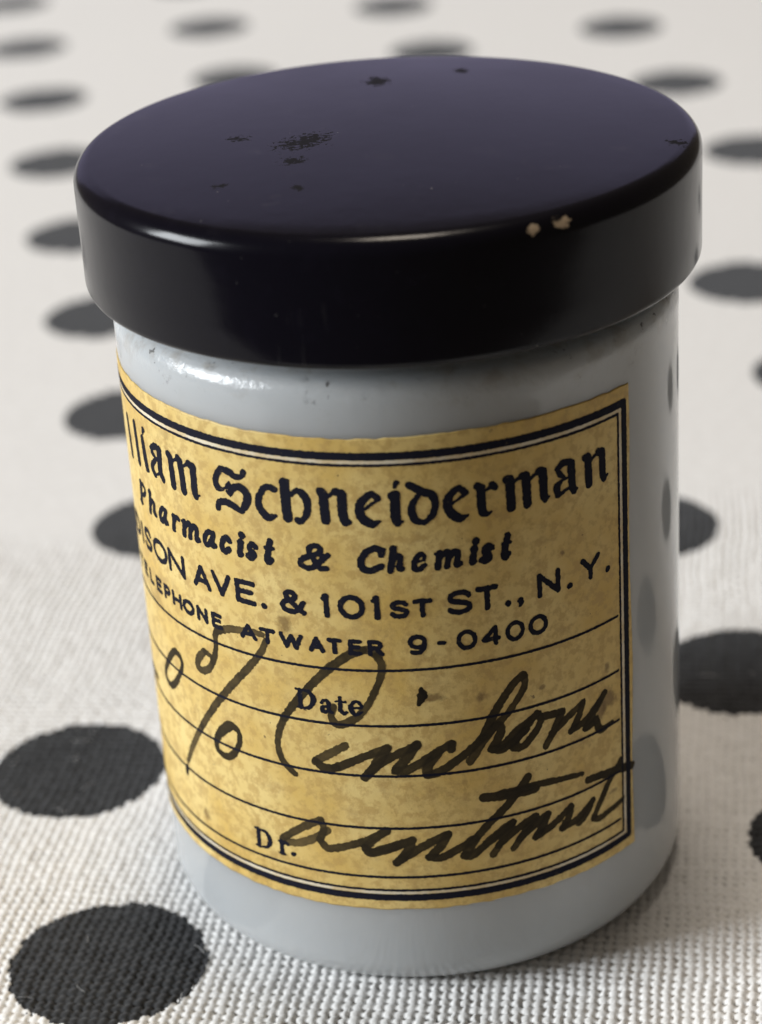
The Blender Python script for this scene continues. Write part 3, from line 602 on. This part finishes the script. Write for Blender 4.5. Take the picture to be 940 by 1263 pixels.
  (1, 0.95, [(12.78, 11.45, 0.232), (13.36, 11.21, 0.232), (14.42, 11.37, 0.209), (15.81, 11.63, 0.185)]),
  (1, 1.05, [(12.32, 14.9, 0.255), (13.57, 14.72, 0.29), (15.27, 14.41, 0.313), (16.95, 13.93, 0.278)]),
 ],
}

# ------------------------------------------------------------------ tablecloth
DOT_R = 7.44
DOTS = [(-24.3, -14.4), (-29.3, 12.8), (-25.4, 59.4), (-31.6, 89.2), (-37.6, 121.2), (-44.1, 153.6), (-51.0, 188.4),
        (-57.5, 225.2), (-65.0, 262.0), (-72.5, 299.0), (-31.7, 269.3), (-25.4, 232.2), (23.6, 52.0), (28.6, 22.6), (32.6, -4.1),
        (2.9, 276.8), (8.9, 242.4), (44.7, 119.1), (47.9, 88.4), (43.2, 251.1), (48.2, 213.2), (54.5, 174.5),
        # the pattern goes on behind the jar and beyond the frame
        (-19.0, 199.0), (-12.5, 168.0), (-6.5, 137.0), (-1.0, 107.0), (4.5, 77.0), (15.0, 207.0), (20.5, 175.0), (25.5, 145.0),
        (36.5, -31.0), (-19.5, -41.5), (-58.0, 30.0), (-64.0, 74.0), (-70.0, 105.0), (-76.5, 137.0), (-83.0, 171.0), (-90.0, 206.0), (-52.0, -8.0),
        (61.0, 40.0), (57.0, 9.0), (65.0, -20.0), (75.0, 70.0), (80.0, 108.0), (85.0, 142.0), (90.0, 180.0), (84.0, 228.0), (80.0, 265.0),
        (-38.0, 306.0), (-3.0, 312.0), (38.0, 289.0), (10.0, -50.0), (-48.0, -40.0), (-101.0, 244.0), (76.0, 303.0)]

def value_noise(x, y, scale, seed):
    g = np.random.default_rng(seed).random((64, 64))
    fx, fy = x / scale, y / scale
    ix, iy = np.floor(fx).astype(int), np.floor(fy).astype(int)
    tx, ty = fx - ix, fy - iy
    tx = tx * tx * (3 - 2 * tx); ty = ty * ty * (3 - 2 * ty)
    G = lambda a, b: g[a % 64, b % 64]
    return ((G(ix, iy) * (1 - tx) + G(ix + 1, iy) * tx) * (1 - ty) + (G(ix, iy + 1) * (1 - tx) + G(ix + 1, iy + 1) * tx) * ty) - .5

def graded(lo, d0, d1, hi, step, big):
    mid = np.linspace(d0, d1, int(round((d1 - d0) / step)) + 1)
    def run(a, b):
        out = []; x = a; s = step; sg = 1 if b > a else -1
        while (b - x) * sg > s:
            s = min(s * 1.03, big); x += sg * s; out.append(x)
        out[-1] = b
        return out
    return np.array(run(d0, lo)[::-1] + list(mid) + run(d1, hi))

def build_cloth():
    X = np.concatenate([np.arange(-280, -152, 8), graded(-150, -42, 46, 150, .12, .95), np.arange(156, 281, 8)])
    Y = np.concatenate([graded(-74, -28, 46, 390, .12, .95), np.arange(396, 680, 8)])
    x, y = np.meshgrid(X, Y)
    nx, ny = len(X), len(Y)
    fade = np.clip((np.minimum(np.minimum(x + 58, 62 - x), np.minimum(y + 44, 62 - y))) / 13, 0, 1)
    # plain weave, turned a little on the table
    a = math.radians(-9.0)
    # slow wander of the threads
    xs = x + .20 * np.sin(y / 7.3 + 1.1) * np.sin(x / 9.1) + .09 * np.sin(y / 2.9 + x / 5.3) + .05 * np.sin(y / 1.1 + x / 1.9)
    ys = y + .20 * np.sin(x / 6.1 + .4) * np.sin(y / 11.7) + .09 * np.sin(x / 2.3 + y / 4.1) + .05 * np.sin(x / 1.2 - y / 1.7)
    s = xs * math.cos(a) + ys * math.sin(a); t = -xs * math.sin(a) + ys * math.cos(a)
    pw, pf = .75, .80
    i = np.round(s / pw).astype(int); j = np.round(t / pf).astype(int)
    jit = lambda k, seed: np.sin(k * 12.9898 + seed) * 43758.5453 % 1.0
    lump = jit(i * 3.7 + j * 17.3, .4)
    wi = pw * (.46 + .20 * (jit(i, 1.3) - .5) + .10 * (lump - .5))
    wj = pf * (.45 + .20 * (jit(j, 4.7) - .5) + .10 * (jit(i * 5.1 + j * 9.7, 3.3) - .5))
    fs, ft = s - i * pw, t - j * pf
    ds = (fs - .07 * (jit(i, 7.7) - .5) - .26 * ft) / wi           # the lumps lean with the yarn's twist
    dt = (ft - .07 * (jit(j, 9.1) - .5) - .22 * fs) / wj
    sgn = 1 - 2 * ((i + j) % 2)
    hump_w = np.cos(np.pi * np.clip(ft / pf, -.5, .5)); hump_f = np.cos(np.pi * np.clip(fs / pw, -.5, .5))
    rnd = lambda d: 1.15 * (1 - np.abs(d) ** 2.2)
    warp = .27 * rnd(ds) + .20 * sgn * hump_w + .12 * (lump - .5)
    weft = .27 * rnd(dt) - .20 * sgn * hump_f + .12 * (jit(i * 2.3 + j * 7.9, 5.1) - .5)
    z = np.maximum(np.maximum(warp, weft), -.45)
    tw = np.where(warp > weft, np.sin((ft * 7 + fs * 9) * 2.6 + lump * 6), np.sin((fs * 7 + ft * 9) * 2.6 + lump * 6))
    z += .014 * tw
    z += .10 * (value_noise(s + 200, t + 200, 2.3, 91) + value_noise(s + 200, t + 200, .5, 92))
    z += .09 * np.clip(jit(i * 7 + j * 13, 2.2) - .90, 0, 1) / .10
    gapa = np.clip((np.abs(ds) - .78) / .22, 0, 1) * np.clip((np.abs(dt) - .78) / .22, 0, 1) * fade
    z = .54 * (z - .50) * fade - .12 * (1 - fade)
    # soft rise and fall of the cloth lying on the table
    z += .25 * np.sin(x / 31 + .6) * np.sin(y / 43) * np.clip((np.hypot(x, y) - 26) / 30, 0, 1)
    V = np.stack([x, y, z], -1).reshape(-1, 3) * MM
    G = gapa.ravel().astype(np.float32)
    r, c = np.meshgrid(np.arange(ny - 1), np.arange(nx - 1), indexing='ij')
    q = np.stack([r * nx + c, r * nx + c + 1, (r + 1) * nx + c + 1, (r + 1) * nx + c], -1).reshape(-1, 4)
    fx = (x[:-1, :-1] + x[1:, 1:]).ravel() / 2; fy = (y[:-1, :-1] + y[1:, 1:]).ravel() / 2
    ii = i[:-1, :-1].ravel(); jj = j[:-1, :-1].ravel(); fd = fade[:-1, :-1].ravel()
    rag = ((jit(ii * 3 + jj * 17, .7) - .5) * .34 + .06 * np.sin(fx * 17) * np.sin(fy * 13)) * fd
    owner = np.full(len(q), -1)
    for k, (dx, dy) in enumerate(DOTS):
        near = (np.abs(fx - dx) < 9) & (np.abs(fy - dy) < 9)
        idx = np.nonzero(near)[0]
        ins = np.hypot(fx[idx] - dx, fy[idx] - dy) + rag[idx] < DOT_R
        owner[idx[ins]] = k
    def sub(name, sel, mat, parent):
        qs = q[sel]
        ids, inv = np.unique(qs, return_inverse=True)
        me = np_mesh(name, V[ids], quads=inv.reshape(-1, 4))
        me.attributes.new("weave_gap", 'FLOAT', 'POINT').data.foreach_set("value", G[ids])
        o = bpy.data.objects.new(name, me)
        o.data.materials.append(mat)
        return link(o, parent)
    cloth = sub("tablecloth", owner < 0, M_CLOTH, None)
    cloth["label"] = "white woven cotton tablecloth printed with charcoal polka dots"
    cloth["category"] = "tablecloth"
    cloth["kind"] = "structure"
    for k in range(len(DOTS)):
        if (owner == k).any():
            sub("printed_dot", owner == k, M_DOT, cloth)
    return cloth

cloth = build_cloth()

# stray cotton fibres caught on the weave
def build_lint():
    r = np.random.default_rng(11); V = []; Q = []
    for _ in range(110):
        cx, cy = r.uniform(-40, 36), r.uniform(-26, 26)
        if math.hypot(cx, cy) < 22: continue
        ang, ln, bend = r.uniform(0, 6.28), r.uniform(.5, 2.0), r.uniform(-1.2, 1.2)
        k = 7; tt = np.linspace(0, 1, k); aa = ang + bend * tt
        px = cx + np.cumsum(np.cos(aa)) * ln / k; py = cy + np.cumsum(np.sin(aa)) * ln / k
        pz = .03 + .13 * np.sin(np.pi * tt) * r.uniform(.2, 1.0)
        rad = r.uniform(.009, .016); base = len(V)
        for m in range(k):
            nx_, ny_ = -math.sin(aa[m]), math.cos(aa[m])
            for q in range(3):
                a_ = q * 2.094
                V.append((px[m] + nx_ * rad * math.cos(a_), py[m] + ny_ * rad * math.cos(a_), pz[m] + rad * math.sin(a_)))
        for m in range(k - 1):
            for q in range(3):
                Q.append((base + m * 3 + q, base + m * 3 + (q + 1) % 3, base + (m + 1) * 3 + (q + 1) % 3, base + (m + 1) * 3 + q))
    o = bpy.data.objects.new("lint", np_mesh("lint", np.array(V) * MM, quads=np.array(Q)))
    o.data.materials.append(M_CLOTH); o["kind"] = "stuff"
    link(o, cloth)
build_lint()

# ------------------------------------------------------------------ the jar
jar = link(bpy.data.objects.new("ointment_jar", None))
jar.empty_display_size = .02
jar["label"] = "small white milk glass ointment jar with black screw lid and yellowed pharmacy label"
jar["category"] = "jar"

def ring(cx, cz, rx, rz, a0, a1, n):
    return [(cx + rx * math.cos(math.radians(a)), cz + rz * math.sin(math.radians(a))) for a in np.linspace(a0, a1, n)]

body = ([(0.01, .55), (12.5, .5), (15.2, .30), (16.2, .05), (17.4, -.02)]
        + ring(17.5, 2.7, 2.5, 2.7, -88, 0, 14)
        + [(20.0, 6.0), (20.0, 12.0), (20.0, 20.0), (20.0, 30.0), (20.0, 40.0), (20.0, 45.6)]
        + ring(19.0, 46.0, 1.0, 1.5, 4, 80, 9) + [(18.4, 47.6), (18.2, 48.2), (18.2, 53.0), (17.0, 54.0), (15.0, 54.2)])
glass_body = lathe("glass_body", body, 192, M_GLASS, jar)

LID_R, Z0, Z1, RB = 21.61, 49.05, 57.67, 1.35
M_LID = lid_mat()
lid_prof = ([(18.7, 55.6), (18.7, 49.6), (19.0, 49.15), (20.6, Z0)]
            + ring(LID_R - .55, Z0 + .55, .55, .55, -90, 0, 6)
            + [(LID_R, 51.5), (LID_R, 54.0)]
            + ring(LID_R - RB, Z1 - RB, RB, RB, 0, 84, 14))
x_last, z_last = lid_prof[-1]
for f in np.linspace(1, 0, 14)[1:]:
    lid_prof.append((max(x_last * f, .01), z_last + .95 * (1 - f * f)))
lid = lathe("lid", lid_prof, 224, M_LID, jar)
lid["label"] = "black enamelled screw lid with scuffed purple-black top"

# ------------------------------------------------------------------ the label
RL = 20.06
U0, U1, V0, V1 = -34.6, 17.0, 7.28, 43.82

def wrap(u, v, r):
    th = np.asarray(u) / RL
    return np.stack([r * np.sin(th), -r * np.cos(th), np.asarray(v) + 0 * th], -1) * MM

def build_label():
    nu, nv = 420, 300
    u = np.linspace(0, 1, nu); v = np.linspace(0, 1, nv)
    uu, vv = np.meshgrid(u, v)
    us = U0 + (U1 - U0) * uu; vs = V0 + (V1 - V0) * vv
    # hand-cut, slightly uneven edges
    us = us + np.where(uu > .995, .10 * np.sin(vs * .35) + .05 * value_noise(us, vs, .5, 3) + .14 * (1 - vv) , 0)
    vs = vs + np.where((vv > .996) | (vv < .004), .07 * np.sin(us * .22) + .10 * value_noise(us, vs, .6, 4), 0)
    lift = .012 * value_noise(us, vs, 3.0, 5)
    top = wrap(us, vs, RL - .0 + lift * 0).reshape(-1, 3)
    r, c = np.meshgrid(np.arange(nv - 1), np.arange(nu - 1), indexing='ij')
    q = np.stack([r * nu + c, r * nu + c + 1, (r + 1) * nu + c + 1, (r + 1) * nu + c], -1).reshape(-1, 4)
    # edge skirt down to the glass gives the paper its thickness
    loop = np.concatenate([np.arange(nu), np.arange(1, nv) * nu + nu - 1,
                           (nv - 1) * nu + np.arange(nu - 2, -1, -1), np.arange(nv - 2, 0, -1) * nu])
    low = wrap(us.ravel()[loop], vs.ravel()[loop], 19.995)
    n = len(top); m = len(loop); k = np.arange(m); k2 = (k + 1) % m
    sk = np.stack([loop[k2], loop[k], n + k, n + k2], -1)
    o = bpy.data.objects.new("label", np_mesh("label", np.concatenate([top, low]), quads=np.concatenate([q, sk])))
    o.data.materials.append(M_PAPER)
    link(o, jar)
    o["label"] = "yellowed paper pharmacy label with black print and brown handwriting"
    return o
label = build_label()

def catmull(P, n=8):
    P = np.array(P, float)
    if len(P) < 3: return P
    Q = np.vstack([2 * P[0] - P[1], P, 2 * P[-1] - P[-2]])
    if np.allclose(P[0, :2], P[-1, :2], atol=.02):
        Q[0], Q[-1] = P[-2], P[1]
    out = []
    t = np.linspace(0, 1, n, endpoint=False)[:, None]
    for k in range(1, len(Q) - 2):
        a, b, c, d = Q[k - 1], Q[k], Q[k + 1], Q[k + 2]
        out.append(.5 * ((2 * b) + (c - a) * t + (2 * a - 5 * b + 4 * c - d) * t ** 2 + (3 * b - a - 3 * c + d) * t ** 3))
    out.append(P[-1:]); R = np.vstack(out); R[:, 2] = np.maximum(R[:, 2], .02)
    return R

def ink_object(name, strokes, step, rag, rag_scale, radius, mat, seed, density=False, parent=None, grow=0.0):
    """union of tapered strokes -> outline found on a fine grid -> thin ink skin lying on the paper"""
    segs = []
    for k, (sm, tone, pts) in enumerate(strokes):
        segs.append((tone, catmull(pts) if sm else np.array(pts, float)))
    allp = np.vstack([s_[1] for s_ in segs]); pad = .5
    x0, y0 = allp[:, 0].min() - pad, allp[:, 1].min() - pad
    nx = int((allp[:, 0].max() + pad - x0) / step) + 2; ny = int((allp[:, 1].max() + pad - y0) / step) + 2
    gx = x0 + step * np.arange(nx); gy = y0 + step * np.arange(ny)
    F = np.full((ny, nx), 9.0); Dn = np.zeros((ny, nx)); Dm = np.zeros((ny, nx))
    for tone, P in segs:
        m = P[:, 2].max() + .3
        ia, ib = np.searchsorted(gx, [P[:, 0].min() - m, P[:, 0].max() + m])
        ja, jb = np.searchsorted(gy, [P[:, 1].min() - m, P[:, 1].max() + m])
        X, Y = np.meshgrid(gx[ia:ib], gy[ja:jb])
        f = np.full(X.shape, 9.0)
        for a, b in zip(P[:-1], P[1:]):
            d = b[:2] - a[:2]; L2 = d @ d + 1e-9
            t = np.clip(((X - a[0]) * d[0] + (Y - a[1]) * d[1]) / L2, 0, 1)
            f = np.minimum(f, np.hypot(X - a[0] - t * d[0], Y - a[1] - t * d[1]) - (a[2] + t * (b[2] - a[2])) - grow)
        F[ja:jb, ia:ib] = np.minimum(F[ja:jb, ia:ib], f)
        if density:
            cov = np.clip(-f / .10 + .5, 0, 1)
            edge = .16 * np.clip(1 - np.abs(f + .05) / .08, 0, 1)     # ink pools at the rim of a stroke
            dd = tone * .64 * cov + edge * cov
            Dn[ja:jb, ia:ib] += dd; Dm[ja:jb, ia:ib] = np.maximum(Dm[ja:jb, ia:ib], dd)
    # overlapping strokes are one pass of wet ink: only a little darker where they cross
    Dn = Dm + .22 * np.clip(Dn - Dm, 0, .6)
    for _ in range(2):
        Dn = (Dn + np.roll(Dn, 1, 0) + np.roll(Dn, -1, 0) + np.roll(Dn, 1, 1) + np.roll(Dn, -1, 1)) / 5
    X, Y = np.meshgrid(gx, gy)
    F = F + rag * 2 * value_noise(X + 40, Y, rag_scale, seed) + rag * value_noise(X + 40, Y, rag_scale * .4, seed + 1)
    ins = F < 0
    verts = []; key = {}
    def corner(r, c):
        k = (r, c)
        if k not in key: key[k] = len(verts); verts.append((gx[c], gy[r], Dn[r, c]))
        return key[k]
    def cross(r1, c1, r2, c2):
        k = (min((r1, c1), (r2, c2)), max((r1, c1), (r2, c2)))
        if k not in key:
            t = F[r1, c1] / (F[r1, c1] - F[r2, c2]); key[k] = len(verts)
            dd = Dn[r1, c1] if ins[r1, c1] else Dn[r2, c2]
            verts.append((gx[c1] + t * (gx[c2] - gx[c1]), gy[r1] + t * (gy[r2] - gy[r1]), dd))
        return key[k]
    cnt = ins[:-1, :-1].astype(int) + ins[:-1, 1:] + ins[1:, :-1] + ins[1:, 1:]
    polys = []
    for r, c in zip(*np.nonzero(cnt)):
        cs = [(r, c), (r, c + 1), (r + 1, c + 1), (r + 1, c)]
        if cnt[r, c] == 4:
            polys.append([corner(*q) for q in cs]); continue
        poly = []
        for a, b in zip(cs, cs[1:] + cs[:1]):
            if ins[a]: poly.append(corner(*a))
            if ins[a] != ins[b]: poly.append(cross(*a, *b))
        if len(poly) >= 3: polys.append(poly)
    va = np.array(verts)
    me = np_mesh(name, wrap(va[:, 0], va[:, 1], radius), polys=polys)
    if density:
        at = me.attributes.new("ink_load", 'FLOAT', 'POINT')
        at.data.foreach_set("value", np.clip(va[:, 2], 0, 1.4).astype(np.float32))
    o = bpy.data.objects.new(name, me); me.materials.append(mat)
    return link(o, parent or label)

# border: heavy rule, fine rule and the pale strip between them, all round
R_GAP, R_PEN, R_INK = RL + .006, RL + .012, RL + .020
def frame_strokes(uL, uR, vB, vT, r):
    n = 40
    us = np.linspace(uL, uR, n)
    return [(0, 1, [(a, vT, r) for a in us]), (0, 1, [(a, vB, r) for a in us]),
            (0, 1, [(uR, b, r) for b in np.linspace(vB, vT, 30)]), (0, 1, [(uL, b, r) for b in np.linspace(vB, vT, 30)])]
ink_object("border_gap", frame_strokes(-33.6, 16.08, 8.70, 42.14, .13), .06, .01, .3, R_GAP, M_GAP, 21)
ink_object("border", frame_strokes(-34.0, 16.48, 8.28, 42.56, .28), .06, .028, .16, R_INK, M_INK, 22)
ink_object("inner_border", frame_strokes(-33.3, 15.83, 8.90, 41.93, .10), .05, .026, .14, R_INK, M_INK, 23)
for k, vv in enumerate((26.76, 22.42, 18.40, 14.12, 10.02)):
    us = np.linspace(-33.2, 15.5, 40)
    ink_object("ruled_line", [(0, 1, [(a, vv + .0035 * a, .105) for a in us])], .05, .022, .13, R_INK, M_INK, 30 + k)
for k, (nm, st) in enumerate(STROKES.items()):
    if nm.startswith("hand"):
        o = ink_object(nm, st, .05, .05, .20, R_PEN, M_PEN, 60 + 3 * k, density=True, grow=.055)
        o["label"] = "brown pen handwriting on the label"
    else:
        ink_object(nm, st, .045, .036, .15, R_INK, M_INK, 60 + 3 * k, grow={'printed_name': .042, 'printed_trade': .018}.get(nm, .035))
